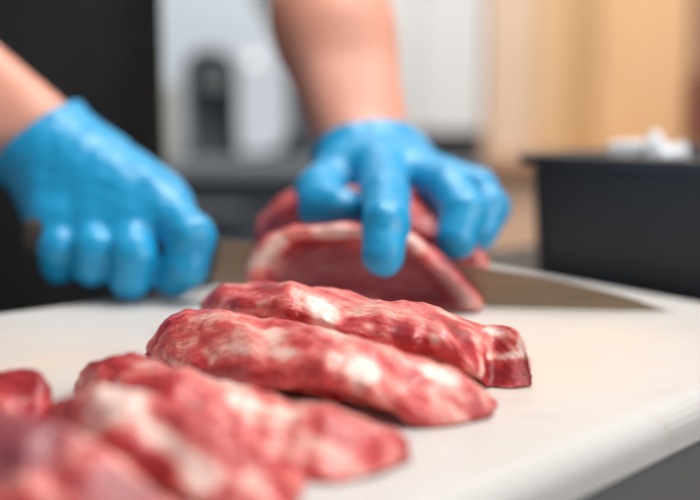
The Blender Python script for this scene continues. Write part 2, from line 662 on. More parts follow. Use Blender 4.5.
def slice_obj(name, st, seed=1, lump=0.0028, bulge=0.09, base=0.0, fats=(), tones=(), NS=200, NT=110):
    """one cut of meat, a wedge whose broad marbled face slopes towards the camera side.
    st rows: px, ridge y, ridge depth, px, lower lip y, lower lip depth"""
    rows = []
    for (xa, ya, da, xb, yb, db) in st:
        a, b = at(xa, ya, da), at(xb, yb, db)
        rows.append((a.x, a.y, max(a.z, 0.002), b.x, b.y, max(b.z, 0.001), xa, ya, da, xb, yb, db))
    S = spline(rows, NS)

    def face(px, py):
        """the place on the sloping face that the photo shows at (px, py)"""
        best = None
        for r in S:
            t = (py - r[7]) / max(r[10] - r[7], 1.0)
            x = r[6] + (r[9] - r[6]) * max(-0.1, min(1.1, t))
            if best is None or abs(x - px) < best[0]:
                best = (abs(x - px), r[8] + (r[11] - r[8]) * max(-0.1, min(1.1, t)))
        return at(px, py, best[1]), best[1]

    def conv(lst):
        o_ = []
        for (ax, ay, bx_, by, r, k) in lst:
            (pa, da), (pb, db) = face(ax, ay), face(bx_, by)
            o_.append((pa, pb, r / FPX * (da + db) / 2, k))
        return o_

    vs, cs = [], []
    ln = 0.0
    for i in range(NS):
        s = i / (NS - 1)
        A, Bp = Vector(S[i, :3]), Vector(S[i, 3:6])
        if i:
            ln += float(np.linalg.norm((S[i, :3] + S[i, 3:6] - S[i - 1, :3] - S[i - 1, 3:6]) / 2))
        h = Bp - A
        h.z = 0
        w = max(h.length, 0.004)
        h = h / w
        u_ = ln * 1.0
        A.z += 0.0016 * noise.noise(Vector((u_ * 55, seed * 3.3, 0))) + 0.0007 * noise.noise(Vector((u_ * 170, seed * 3.3, 1)))
        w *= 1 + 0.13 * noise.noise(Vector((u_ * 48, seed * 5.1, 2))) + 0.06 * noise.noise(Vector((u_ * 140, seed * 5.1, 3)))
        bk_ = noise.noise(Vector((u_ * 40, seed * 2.7, 5)))
        e = max(0.0, 1 - abs(2 * s - 1) ** 9) ** 0.5
        e = 0.10 + 0.90 * e
        zA, zB = A.z, Bp.z
        bl = (bulge + 0.10 * bk_) * w * e
        lip = min(0.0060, 0.35 * zA) * e
        sec = [(-0.004 * e, zA * 0.93), (0.0, zA), (0.18 * w, zA + (zB - zA) * 0.12 + bl * 0.55), (0.5 * w, zA + (zB - zA) * 0.45 + bl), (0.82 * w, zA + (zB - zA) * 0.80 + bl * 0.75),
               (w, zB), (w - 0.10 * lip, max(zB - lip * 0.7, 0.0)), (w - lip, max(zB - lip * 1.2, 0.0)), (0.74 * w, max(zB * 0.62 - 0.002, 0.0)), (0.54 * w, max(zB * 0.40 - 0.001, 0.0)), (0.40 * w, 0.0),
               (-0.016 * e, 0.0), (-0.020 * e, zA * 0.15), (-0.009 * e, zA * 0.55)]
        q = spline([sec[-1]] + sec + sec[:2], 8 * (len(sec) + 2) + 1)[8:-8]
        # resample evenly round the section
        seg = np.r_[0, np.cumsum(np.linalg.norm(np.diff(q, axis=0), axis=1))]
        tt = np.linspace(0, seg[-1], NT + 1)[:NT]
        qx, qz = np.interp(tt, seg, q[:, 0]), np.interp(tt, seg, q[:, 1])
        for j in range(NT):
            p = A + h * float(qx[j])
            p.z = float(qz[j])
            vs.append(p)
            cs.append((ln, float(tt[j])))
    out_ = []
    for i in range(NS):
        cen_ = sum((vs[i * NT + j] for j in range(0, NT, 5)), Vector()) / len(range(0, NT, 5))
        for j in range(NT):
            p = vs[i * NT + j]
            a = vs[min(i + 1, NS - 1) * NT + j] - vs[max(i - 1, 0) * NT + j]
            b = vs[i * NT + (j + 1) % NT] - vs[i * NT + (j - 1) % NT]
            n_ = a.cross(b)
            if n_.length < 1e-14:
                n_ = Vector((0, 0, 1))
            n_.normalize()
            if n_.dot(p - cen_) < 0:
                n_ = -n_
            q = (p.x, p.y, p.z)
            off = lump * fbm(q, 30, seed, 2) + 0.0006 * fbm((q[0] * 0.6, q[1], q[2]), 190, seed + 3, 3)
            r = abs(fbm(q, 48, seed + 9, 2))
            off += 0.0014 * (0.3 - abs(fbm(q, 34, seed + 5, 2)))
            pp = p + n_ * off
            pp.z = max(pp.z, 0.0006 + 0.0004 * noise.noise(Vector((pp.x * 90, pp.y * 90, 1))))
            out_.append(pp)
    fs = []
    for i in range(NS - 1):
        for j in range(NT):
            a, b = i * NT + j, i * NT + (j + 1) % NT
            fs.append((a, b, b + NT, a + NT))
    for (i, rev) in ((0, True), (NS - 1, False)):
        cc = sum((out_[i * NT + j] for j in range(NT)), Vector()) / NT
        out_.append(cc)
        cs.append((cs[i * NT][0], 0.0))
        k = len(out_) - 1
        for j in range(NT):
            a, b = i * NT + j, i * NT + (j + 1) % NT
            fs.append((k, b, a) if rev else (k, a, b))
    fats, tones = conv(fats), conv(tones)
    mid = Vector(S[NS // 2, :3])
    o = mesh_obj(name, out_, fs, M_meat, None, True, (mid.x, mid.y, 0.0))
    bm_ = bmesh.new()
    bm_.from_mesh(o.data)
    bmesh.ops.recalc_face_normals(bm_, faces=bm_.faces)
    bm_.to_mesh(o.data)
    bm_.free()
    paint(o, cs, seed, fats, tones, base)
    return o


GRP = 'raw meat slices fanned out along the board'


def rows(ridge, dr, low, dl):
    return [(a[0], a[1], d, b[0], b[1], e) for a, d, b, e in zip(ridge, dr, low, dl)]


s1 = slice_obj('meat_slice', rows(
    [(203, 302), (225, 290), (265, 284), (312, 287), (345, 292), (400, 303), (442, 313), (480, 318), (500, 320), (516, 331), (531, 358)],
    [.490, .487, .474, .460, .450, .433, .417, .404, .398, .392, .388],
    [(204, 308), (226, 306), (265, 304), (312, 315), (345, 329), (400, 338), (442, 343), (478, 367), (492, 388), (510, 391), (531, 385)],
    [.486, .458, .436, .418, .408, .393, .383, .381, .385, .384, .387]), seed=1,
    fats=[(288, 291, 328, 322, 11, .55), (388, 327, 420, 325, 6, .45), (440, 318, 433, 345, 5, .4), (473, 344, 483, 374, 6, .55), (488, 328, 522, 340, 5, .4), (487, 357, 522, 354, 3, .5),
          (520, 345, 527, 356, 4, .5), (345, 296, 420, 312, 3, .35), (215, 304, 240, 292, 2.5, .35), (228, 307, 252, 294, 2.5, .3), (350, 310, 372, 330, 6, .3),
          (262, 289, 280, 304, 9, -.3), (455, 330, 457, 352, 11, -.22), (499, 347, 505, 350, 6, -.3), (512, 370, 522, 378, 9, -.32), (236, 300, 250, 305, 8, -.25), (340, 325, 360, 335, 8, -.15)],
    tones=[(398, 334, 410, 335, 7, .55)])
tag(s1, 'raw red meat slice farthest from the lens, topmost of the fan', 'meat', GRP)
s2 = slice_obj('meat_slice', rows(
    [(147, 345), (168, 320), (205, 311), (250, 310), (310, 329), (370, 348), (420, 362), (462, 379), (490, 401)],
    [.438, .430, .420, .408, .390, .373, .359, .350, .348],
    [(146, 354), (170, 356), (205, 369), (255, 373), (305, 373), (345, 377), (384, 395), (440, 432), (488, 411)],
    [.425, .405, .385, .365, .351, .343, .337, .337, .346]), seed=2,
    fats=[(171, 341, 236, 319, 4, .3), (270, 338, 291, 359, 13, .38), (253, 328, 250, 345, 5, .3), (308, 331, 322, 340, 7, .4), (345, 360, 366, 378, 15, .55), (430, 376, 450, 384, 9, .55),
          (437, 400, 440, 420, 5, .45), (200, 345, 215, 360, 5, .25), (460, 385, 480, 398, 4, .3),
          (301, 341, 302, 343, 5, -1.0), (165, 325, 185, 322, 12, -.3), (411, 385, 415, 400, 14, -.25), (464, 408, 470, 412, 9, -.28), (310, 368, 325, 372, 12, -.2), (200, 330, 225, 345, 9, -.18)])
tag(s2, 'raw meat slice with a small bright red spot, second in the fan', 'meat', GRP)
s3 = slice_obj('meat_slice', rows(
    [(77, 372), (92, 356), (125, 352), (160, 360), (200, 375), (262, 394), (320, 407), (370, 422), (409, 441)],
    [.374, .368, .358, .348, .338, .325, .315, .305, .303],
    [(80, 385), (95, 392), (130, 397), (165, 405), (205, 424), (250, 458), (305, 494), (368, 492), (408, 462)],
    [.360, .345, .330, .320, .310, .294, .2845, .287, .300]), seed=3,
    fats=[(196, 377, 246, 387, 7, .6), (236, 405, 292, 420, 10, .5), (142, 372, 160, 385, 12, .15), (271, 426, 318, 430, 9, .4), (350, 440, 352, 446, 9, .4), (346, 468, 347, 475, 5, .4),
          (300, 405, 380, 428, 4, .25), (193, 402, 193, 414, 12, -.4), (304, 440, 310, 448, 9, -.35), (373, 455, 374, 466, 9, -.3), (330, 470, 332, 476, 6, -.3), (90, 365, 115, 375, 14, -.2)],
    tones=[(167, 398, 168, 402, 6, .6), (205, 425, 250, 442, 4, .5)])  # first tone paints the shade of a small hollow into the colour
tag(s3, 'raw pink meat slice in the middle of the fan under a dark gap', 'meat', GRP)
s4 = slice_obj('meat_slice', rows(
    [(42, 412), (62, 396), (100, 388), (145, 394), (195, 414), (240, 442), (275, 474), (299, 500)],
    [.322, .314, .305, .296, .286, .277, .270, .268],
    [(45, 430), (70, 442), (110, 450), (150, 467), (195, 492), (230, 512), (262, 525), (297, 515)],
    [.310, .295, .282, .275, .268, .262, .258, .264]), seed=4,
    fats=[(110, 405, 130, 415, 25, .6), (150, 428, 208, 482, 14, .55), (253, 478, 256, 482, 12, .2), (154, 456, 165, 466, 12, -.4), (225, 490, 228, 495, 10, -.3), (66, 402, 70, 410, 8, -.3)])
tag(s4, 'raw meat slice with a broad pale fat band, second from the lens', 'meat', GRP)
s5 = slice_obj('meat_slice', rows(
    [(-90, 402), (-30, 407), (20, 414), (62, 428), (110, 456), (150, 490), (190, 535)],
    [.294, .285, .277, .270, .261, .253, .249],
    [(-90, 500), (-30, 520), (20, 540), (60, 560), (110, 580), (150, 590), (188, 575)],
    [.255, .250, .245, .240, .236, .235, .240]), seed=5,
    fats=[(62, 430, 92, 446, 11, .55), (-5, 483, 78, 482, 11, .5), (120, 455, 150, 480, 5, .25), (60, 500, 80, 520, 10, -.2)],
    tones=[(-20, 440, 36, 456, 46, .9), (105, 482, 140, 510, 24, .75)])
tag(s5, 'blurred dull mauve meat slice nearest the lens at the lower left corner', 'meat', GRP)
s6 = slice_obj('meat_slice', rows(
    [(-60, 380), (-20, 374), (15, 372), (38, 376), (50, 390)], [.365, .362, .354, .346, .343],
    [(-60, 420), (-20, 425), (15, 425), (38, 415), (50, 404)], [.330, .325, .320, .325, .335]), seed=6, NS=110, base=-0.22,
    fats=[(-10, 385, 40, 390, 18, -.4)])
tag(s6, 'small dark red meat end piece at the left, behind the nearest slices', 'meat', GRP)

# ------------------------------------------------------------------ knife
heel, tip = ground(212, 301), ground(675, 315)
heel.z = tip.z = 0.0
kd = (tip - heel).normalized()
kn = Vector((-kd.y, kd.x, 0))            # away from the camera
L = (tip - heel).length
knife = empty('kitchen_knife', heel)
tag(knife, 'long steel kitchen knife cutting through the meat on the board', 'knife')


def lift(s_):
    """the knife rocks on its forward edge, the handle end held a little up"""
    return 0.0080 * max(0.0, 1 - s_ / (0.62 * L)) if s_ > -1 else 0.0


top_prof = [(0.0, 0.0265), (0.15, 0.0258), (0.3, 0.0243), (0.45, 0.0240), (0.58, 0.0220), (0.7, 0.0184), (0.8, 0.0143), (0.9, 0.0088), (0.96, 0.0040), (1.0, 0.0012)]
TP = spline([(a * L, b) for a, b in top_prof], 60)
vs, fs = [], []
for i, (s_, zt_) in enumerate(TP):
    zt_ += lift(s_)
    zb = 0.0010 + max(0.0, lift(s_)) + 0.0008 * (s_ / L) ** 6
    th = 0.0011 * (1 - 0.7 * (s_ / L) ** 3)
    zs = [zb, zb + (zt_ - zb) * 0.22, zt_, zt_, zb + (zt_ - zb) * 0.22]
    ts = [0, -th * 0.8, -th, th, th * 0.8]
    for z, t in zip(zs, ts):
        p = heel + kd * s_ + kn * t
        vs.append((p.x, p.y, z))
for i in range(len(TP) - 1):
    for j in range(5):
        a, b = i * 5 + j, i * 5 + (j + 1) % 5
        fs.append((a, b, b + 5, a + 5))
fs.append((0, 1, 2, 3, 4))
fs.append(tuple(5 * (len(TP) - 1) + k for k in (4, 3, 2, 1, 0)))
mesh_obj('blade', vs, fs, M_blade, knife, False)
bm = box_bm((-0.012, -0.0065, 0.006), (0.0, 0.0065, 0.0275), 0.002)
for v in bm.verts:
    p = heel + kd * v.co.x + kn * v.co.y
    v.co = Vector((p.x, p.y, v.co.z + lift(v.co.x)))
bm_obj('bolster', bm, M_handle, knife)
bm = bmesh.new()
hp = spline([(-0.010, .0115, .0165, .0075), (-0.03, .0115, .0165, .0085), (-0.05, .013, .017, .0095), (-0.075, .012, .0185, .009), (-0.098, .0125, .020, .010), (-0.106, .009, .021, .007)], 30)
ringv = []
for (s_, rz, zc, rt) in hp:
    rr = []
    for k in range(20):
        a = 2 * math.pi * k / 20
        p = heel + kd * s_ + kn * (rt * math.copysign(abs(math.cos(a)) ** 0.7, math.cos(a)))
        rr.append(bm.verts.new((p.x, p.y, lift(s_) + zc + rz * math.copysign(abs(math.sin(a)) ** 0.7, math.sin(a)))))
    ringv.append(rr)
for a, b in zip(ringv, ringv[1:]):
    for k in range(20):
        bm.faces.new((a[k], a[(k + 1) % 20], b[(k + 1) % 20], b[k]))
bm.faces.new(ringv[0])
bm.faces.new(ringv[-1][::-1])
bm_obj('handle', bm, M_handle, knife, True)

# ------------------------------------------------------------------ meat being cut
# front slice falling away from the blade: an upright arch with a thick rim and a hollow cut face
outl = [(250, 292, .0), (249, 268, .0), (259, 246, .0), (278, 232, .0), (308, 223, .0), (345, 221, .0), (385, 224, .0), (415, 232, .0),
        (438, 250, .0), (462, 274, .0), (480, 294, .0), (480, 311, .0), (448, 315, .0), (400, 314, .0), (340, 308, .0), (285, 300, .0)]
O3 = []
for (px, py, _) in outl:
    d = 0.564 - (px - 250) * 0.00011
    p = at(px, py, d)
    p.z = max(p.z, 0.0008)
    p -= kn * (0.003 + 0.24 * p.z)
    O3.append(tuple(p))
NO = 200
OS = spline(O3 + O3[:1], NO + 1)[:NO]
cen3 = Vector(OS.mean(0))
cen3.z = 0.017
vs, cs, fs = [], [], []
fr = -kn
prof = [(0.02, -0.004), (0.15, -0.004), (0.3, -0.0045), (0.45, -0.005), (0.58, -0.0055), (0.66, -0.0035), (0.72, 0.0005), (0.78, 0.004), (0.84, 0.0062), (0.90, 0.0068), (0.95, 0.0055),
        (0.985, 0.002), (1.0, -0.002), (1.0, -0.007), (0.985, -0.0105), (0.95, -0.012), (0.85, -0.0125), (0.6, -0.0125), (0.3, -0.0125), (0.02, -0.0125)]
per = 0.0
for i in range(NO):
    o3 = Vector(OS[i])
    if i:
        per += (o3 - Vector(OS[i - 1])).length
    for j, (r, off) in enumerate(prof):
        p = cen3 + (o3 - cen3) * r
        lowz = max(0.0, 1 - p.z / 0.006)
        p = p + fr * off * (1 - 0.5 * lowz)
        q = (p.x, p.y, p.z)
        p = p + Vector((0.0, -0.6, 0.5)) * (0.0056 * fbm(q, 40, 21, 2) + 0.0009 * fbm(q, 170, 22, 2))
        lim = -0.0020
        dk = (p - heel).dot(kn)
        if dk > lim:
            p -= kn * (dk - lim)
        p.z = max(p.z, 0.0008)
        vs.append(p)
        cs.append((per, j * 0.0035))
NP = len(prof)
for i in range(NO):
    k = (i + 1) % NO
    for j in range(NP - 1):
        fs.append((i * NP + j, k * NP + j, k * NP + j + 1, i * NP + j + 1))
fs.append(tuple(i * NP for i in range(NO))[::-1])
fs.append(tuple(i * NP + NP - 1 for i in range(NO)))
arch = mesh_obj('meat_slice', vs, fs, M_meat, None, True, (cen3.x, cen3.y, 0))
bm_ = bmesh.new()
bm_.from_mesh(arch.data)
bmesh.ops.recalc_face_normals(bm_, faces=bm_.faces)
bm_.to_mesh(arch.data)
bm_.free()
rimfat = []
for i_ in range(0, NO, 8):
    a_, b_ = Vector(OS[i_]), Vector(OS[(i_ + 5) % NO])
    if a_.z > 0.004:
        rimfat.append((cen3 + (a_ - cen3) * 0.9 + fr * 0.006, cen3 + (b_ - cen3) * 0.88 + fr * 0.006, 0.0035 + 0.003 * random.random(), random.choice((0.1, 0.25, 0.4))))
paint(arch, cs, 11, rimfat, [(cen3 + fr * -0.004 - Vector((.03, -.008, 0)), cen3 + fr * -0.004 + Vector((.04, -.01, -.004)), 0.017, 0.8)], -0.06)  # tone puts the shade of the hollow cut face into its colour
tag(arch, 'upright raw meat slice under the blue fingertip, in front of the knife blade', 'meat')

Fd = Field((-0.10, 0.54, -0.01), (0.14, 0.74, 0.09), 0.0022)
for (a, b, r0, r1) in [(at(272, 232, .612), at(305, 218, .608), .011, .016), (at(305, 222, .612), at(380, 225, .600), .020, .024),
                       (at(380, 228, .600), at(440, 250, .588), .024, .018), (at(440, 252, .584), at(474, 264, .574), .016, .0085),
                       (at(290, 262, .612), at(440, 280, .588), .020, .018)]:
    Fd.cap(a, b, r0, r1, 0.010)
pl = (Fd.X - heel.x) * kn.x + (Fd.Y - heel.y) * kn.y + 0 * Fd.Z
Fd.D = np.maximum(np.maximum(Fd.D, 0.0022 - pl), 0.0008 - (Fd.Z + 0 * Fd.D))
V, Fc = Fd.mesh()
V = relax(V, Fc, 1)
V2 = []
for p in V:
    o_ = 0.0026 * fbm(p, 60, 31, 2)
    V2.append((p[0] + o_ * 0.4, max(p[1], p[1]) + 0 * o_, max(p[2] + o_ * (p[2] > 0.006), 0.0008)))
roast = mesh_obj('meat_joint', V2, Fc, M_meat, None, True, (0.0, 0.63, 0.0))
paint(roast, [(p[0], p[2] + p[1]) for p in V2], 13, [], [], -0.08)
tag(roast, 'remaining raw meat chunk behind the knife blade under the gloved hand', 'meat')

# ------------------------------------------------------------------ person
AX = Vector((0.755, 0.656, 0))           # towards the person's left
FR = Vector((0.656, -0.755, 0))          # the way the person faces
T = Vector((-0.312, 0.842, 0))
RZ = math.atan2(AX.y, AX.x)
person = empty('person', (T.x, T.y, FLOOR_Z))
tag(person, 'person in black apron and blue gloves cutting raw meat with a knife', 'person')

wr_R = at(29, 134, .636)                 # the hand on the knife
el_R = Vector((-0.42, 0.66, 0.245))
sh_R = T - AX * 0.185 + Vector((0, 0, 0.50))
wr_L = at(364, 146, .670)                # the hand on the meat
el_L = Vector((-0.038, 0.820, 0.262))
sh_L = T + AX * 0.185 + Vector((0, 0, 0.50))
sideL = Vector((1, 0.12, 0)).normalized()
sideR = (at(52, 118, .64) - at(20, 145, .632)).normalized()


def arm_caps(Fl, wr, el, sh, side, off=0.0, k=0.012, parts=('fore', 'upper')):
    d = (el - wr).normalized()
    if 'fore' in parts:
        for sgn in (-1, 1):
            Fl.cap(wr + side * 0.0095 * sgn, wr.lerp(el, 0.45) + side * 0.013 * sgn, 0.0205, 0.0290, k, off=off)
        Fl.cap(wr.lerp(el, 0.40), el, 0.034, 0.040, 0.02, off=off)
    if 'upper' in parts:
        Fl.cap(el, sh, 0.040, 0.055, 0.02, off=off)


def torso_caps(Fl, off=0.0):
    for z, w, dp in ((0.46, .150, .085), (0.36, .155, .10), (0.24, .145, .10), (0.12, .140, .10), (0.0, .150, .105), (-0.10, .150, .105)):
        Fl.ell((T.x, T.y, z), (w, dp, 0.12), RZ, 0.05, off=off)
    for s in (-1, 1):
        Fl.cap(T + AX * 0.06 * s + Vector((0, 0, .53)), T + AX * 0.17 * s + Vector((0, 0, .50)), 0.055, 0.055, 0.04, off=off)


def leg_caps(Fl, off=0.0):
    for s in (-1, 1):
        hip = T + AX * 0.085 * s + Vector((0, 0, -0.10))
        knee = T + AX * 0.10 * s + FR * 0.01 + Vector((0, 0, -0.46))
        ank = T + AX * 0.11 * s + Vector((0, 0, -0.83))
        Fl.cap(hip, knee, 0.082, 0.055, 0.03, off=off)
        Fl.cap(knee, ank, 0.055, 0.036, 0.03, off=off)


blo, bhi = (T.x - 0.42, T.y - 0.36, FLOOR_Z), (T.x + 0.42, T.y + 0.34, 0.90)
B = Field(blo, bhi, 0.0065)
torso_caps(B)
leg_caps(B)
arm_caps(B, wr_R, el_R, sh_R, sideR)
arm_caps(B, wr_L, el_L, sh_L, sideL)
# hands inside the gloves, feet, neck and head
B.cap(wr_R, at(120, 190, .607), 0.020, 0.013, 0.01)
B.cap(wr_L, at(375, 165, .640), 0.020, 0.013, 0.01)
for s in (-1, 1):
    ank = T + AX * 0.11 * s + Vector((0, 0, -0.85))
    B.cap(ank, ank + FR * 0.14 + Vector((0, 0, -0.022)), 0.038, 0.026, 0.02)
hd = T + Vector((0, 0, 0.74)) + FR * 0.035
B.cap(T + Vector((0, 0, 0.52)), hd - Vector((0, 0, 0.07)), 0.055, 0.052, 0.03)
B.ell(hd + Vector((0, 0, 0.02)), (0.074, 0.092, 0.105), RZ, 0.02)
B.cap(hd + FR * 0.05 - Vector((0, 0, 0.045)), hd + FR * 0.062 - Vector((0, 0, 0.085)), 0.04, 0.026, 0.03)
B.cap(hd + FR * 0.088 + Vector((0, 0, 0.012)), hd + FR * 0.108 - Vector((0, 0, 0.02)), 0.010, 0.013, 0.012)
B.cap(hd + FR * 0.088 - AX * 0.02 - Vector((0, 0, 0.055)), hd + FR * 0.088 + AX * 0.02 - Vector((0, 0, 0.055)), 0.008, 0.008, 0.008)
for s in (-1, 1):
    B.ell(hd + AX * 0.078 * s, (0.012, 0.02, 0.032), RZ, 0.01)
B.D = np.maximum(B.D, (FLOOR_Z + 0.001) - B.Z)
V, Fc = B.mesh()
V = relax(V, Fc, 1)
mesh_obj('body', V, Fc, M_skin, person)

# clothing
K = Field((blo[0], blo[1], -0.12), (bhi[0], bhi[1], 0.60), 0.008)
torso_caps(K, 0.010)
for (el, sh) in ((el_R, sh_R), (el_L, sh_L)):
    K.cap(sh.lerp(el, 0.62), sh, 0.050, 0.060, 0.03, off=0.010)
K.D = np.maximum(K.D, -0.115 - K.Z)
V, Fc = K.mesh()
mesh_obj('t_shirt', relax(V, Fc, 1), Fc, M_cloth, person)
K = Field((blo[0], blo[1], -0.86), (bhi[0], bhi[1], 0.0), 0.009)
leg_caps(K, 0.012)
for z, w, dp in ((0.0, .150, .105), (-0.10, .150, .105)):
    K.ell((T.x, T.y, z), (w, dp, 0.12), RZ, 0.05, off=0.006)
K.D = np.maximum(np.maximum(K.D, K.Z + 0.03), -0.85 - K.Z)
V, Fc = K.mesh()
mesh_obj('trousers', relax(V, Fc, 1), Fc, M_cloth, person)
# apron: a bib and skirt wrapped round the front
vs, fs = [], []
NA, NB = 60, 60
for layer in (0, 1):
    for j in range(NB + 1):
        z = 0.42 - j / NB * 0.95
        wd = 0.10 if z > 0.40 else 0.10 + 0.95 * (0.40 - z) if z > 0.28 else 1.0
        half = min(1.75, 0.75 + max(0.0, 0.40 - z) * 5.0)
        for i in range(NA + 1):
            a = (i / NA * 2 - 1) * half
            rw, rd = 0.172, 0.128
            fold = 0.006 * math.sin(a * 7 + z * 3) * max(0.0, min(1.0, (0.1 - z) * 3))
            p = T + AX * ((rw + fold - 0.002 * layer) * math.sin(a)) + FR * ((rd + fold - 0.002 * layer) * math.cos(a))
            vs.append((p.x, p.y, z))
st_ = (NA + 1) * (NB + 1)
for j in range(NB):
    for i in range(NA):
        a = j * (NA + 1) + i
        fs.append((a, a + 1, a + NA + 2, a + NA + 1))
        fs.append((st_ + a, st_ + a + NA + 1, st_ + a + NA + 2, st_ + a + 1))
bd = [i for i in range(NA + 1)] + [j * (NA + 1) + NA for j in range(1, NB + 1)] + [NB * (NA + 1) + i for i in range(NA - 1, -1, -1)] + [j * (NA + 1) for j in range(NB - 1, 0, -1)]
for i in range(len(bd)):
    a, b = bd[i], bd[(i + 1) % len(bd)]
    fs.append((b, a, st_ + a, st_ + b))
mesh_obj('apron', vs, fs, M_apron, person)
# hair and eyes
K = Field(tuple(hd - Vector((.15, .15, .1))), tuple(hd + Vector((.15, .15, .18))), 0.006)
K.ell(hd + Vector((0, 0, 0.035)) - FR * 0.008, (0.083, 0.100, 0.105), RZ, 0.01)
cut = (K.X - hd.x) * FR.x + (K.Y - hd.y) * FR.y - 0.055 - 0.6 * (K.Z - hd.z - 0.05)
K.D = np.maximum(np.maximum(K.D, cut), (hd.z - 0.03) - K.Z)
V, Fc = K.mesh()
mesh_obj('hair', relax(V, Fc, 1), Fc, M_hair, person)
for s in (-1, 1):
    bm = bmesh.new()
    bmesh.ops.create_uvsphere(bm, u_segments=16, v_segments=10, radius=0.011)
    for v in bm.verts:
        v.co += hd + FR * 0.080 + AX * 0.03 * s + Vector((0, 0, 0.012))
    bm_obj('eye', bm, M_eye, person, True)


def glove(wr, el, side, palm, fingers, lo, hi, h=0.0017, cuff=0.018, kf=0.007, kb=0.0016, tilt=(0, 0, 0)):
    G = Field(lo, hi, h)
    OFF = 0.0022
    for sgn in (-1, 1):
        G.cap(wr + side * 0.0095 * sgn, wr.lerp(el, 0.45) + side * 0.013 * sgn, 0.0205, 0.0290, 0.012, off=OFF)
    for (a, b, r0, r1) in palm:
        G.cap(a, b, r0, r1, 0.010)
    palmD = G.D.copy()
    res = palmD.copy()
    for ch in fingers:
        fd = np.full_like(palmD, G.far)
        for (a, b) in zip(ch, ch[1:]):
            G.cap(a[0], b[0], a[1], b[1], 0.003, D=fd)
        res = smin(res, smin(palmD, fd, kf), kb)
    G.D = res
    d = (el - wr).normalized()
    cp = wr + d * cuff
    d = (d + Vector(tilt)).normalized()
    t = (G.X - cp.x) * d.x + (G.Y - cp.y) * d.y + (G.Z - cp.z) * d.z
    band = np.clip(1 - np.abs(t + 0.002) / 0.003, 0, 1)
    G.D = np.maximum(G.D - 0.0010 * band, t)
    V, Fc = G.mesh()
    V = relax(V, Fc, 1, 0.4)
    W = []
    for p in V:                           # soft creases of the thin rubber
        n_ = 0.0007 * fbm(p, 85, 41, 2)
        W.append((p[0] + n_, p[1] - n_, p[2] + n_))
    return mesh_obj('glove', W, Fc, M_glove, person)


def chain(*pts):
    return [(at(x, y, d), r) for (x, y, d, r) in pts]


# the hand closed round the knife handle
palmR = [(wr_R, at(162, 212, 0.5893), .0225, .0160), (wr_R, at(128, 220, 0.5908), .0220, .0155), (wr_R, at(95, 222, 0.5941), .0210, .0145),
         (wr_R, at(64, 222, 0.5977), .0200, .0135), (at(62, 130, 0.6398), at(158, 200, 0.6100), .014, .0150), (at(45, 165, 0.6258), at(58, 222, 0.5971), .015, .014),
         (at(64, 226, 0.5940), at(150, 226, 0.5882), .014, .015)]
fingR = [chain((161, 208, 0.5892, .0140), (191, 238, 0.5654, .0132), (186, 266, 0.5626, .0120), (174, 278, 0.5690, .0112)),
         chain((130, 222, 0.5854, .0130), (134, 254, 0.5615, .0122), (130, 279, 0.5630, .0108), (128, 274, 0.5926, .0095)),
         chain((96, 222, 0.5914, .0125), (95, 250, 0.5671, .0116), (93, 267, 0.5688, .0104), (94, 262, 0.5968, .0090)),
         chain((64, 222, 0.5958, .0122), (60, 250, 0.5749, .0114), (60, 265, 0.5787, .0102), (64, 258, 0.6005, .0085)),
         chain((96, 164, 0.6376, .0150), (150, 202, 0.6263, .0135), (184, 230, 0.6148, .0118), (202, 245, 0.6046, .0095))]
glove(wr_R, el_R, sideR, palmR, fingR, (-0.29, 0.52, -0.005), (-0.05, 0.73, 0.17), cuff=-0.004, kb=0.005, tilt=(-0.15, 0.0, 0.55))

# the hand holding the meat
palmL = [(wr_L - sideL * .012, at(350, 174, 0.6350), .0215, .0150), (wr_L, at(380, 174, 0.6180), .0215, .0145), (wr_L + sideL * .008, at(408, 174, 0.6280), .0215, .0140),
         (wr_L + sideL * .012, at(424, 177, 0.6420), .0200, .0130), (at(350, 172, .632), at(408, 174, .622), .013, .013)]
fingL = [chain((380, 172, 0.6130, .0140), (386, 198, 0.5600, .0130), (386, 224, 0.5260, .0120), (383, 256, 0.5150, .0106)),
         chain((408, 172, 0.6240, .0140), (448, 189, 0.5960, .0138), (464, 213, 0.5740, .0128), (456, 240, 0.5640, .0114)),
         chain((424, 174, 0.6420, .0130), (474, 187, 0.6300, .0122), (489, 208, 0.6180, .0120), (478, 233, 0.6080, .0110)),
         chain((420, 178, 0.6680, .0115), (458, 192, 0.6650, .0105), (470, 215, 0.6550, .0095)),
         chain((343, 174, 0.6380, .0160), (321, 193, 0.6080, .0150), (324, 206, 0.5860, .0140), (341, 210, 0.5740, .0118))]
glove(wr_L, el_L, sideL, palmL, fingL, (-0.09, 0.50, -0.005), (0.14, 0.80, 0.13), cuff=-0.010, tilt=(0, 0.35, 0), kb=0.003, kf=0.011)

# ------------------------------------------------------------------ black tub beside the board
ta, tb_ = ground(514, 153, 0.074), None
td = vR
ti = Vector((-td.y, td.x, 0))
if ti.x < 0:
    ti = -ti


def tub_ring(inset, z):
    p = [ta + td * (0 + inset) + ti * (0 + inset), ta + td * (0.42 - inset) + ti * inset, ta + td * (0.42 - inset) + ti * (0.26 - inset), ta + td * inset + ti * (0.26 - inset)]
    return [(q.x, q.y, z) for q in round_corners([v.xy for v in p], 0.022, 8)]


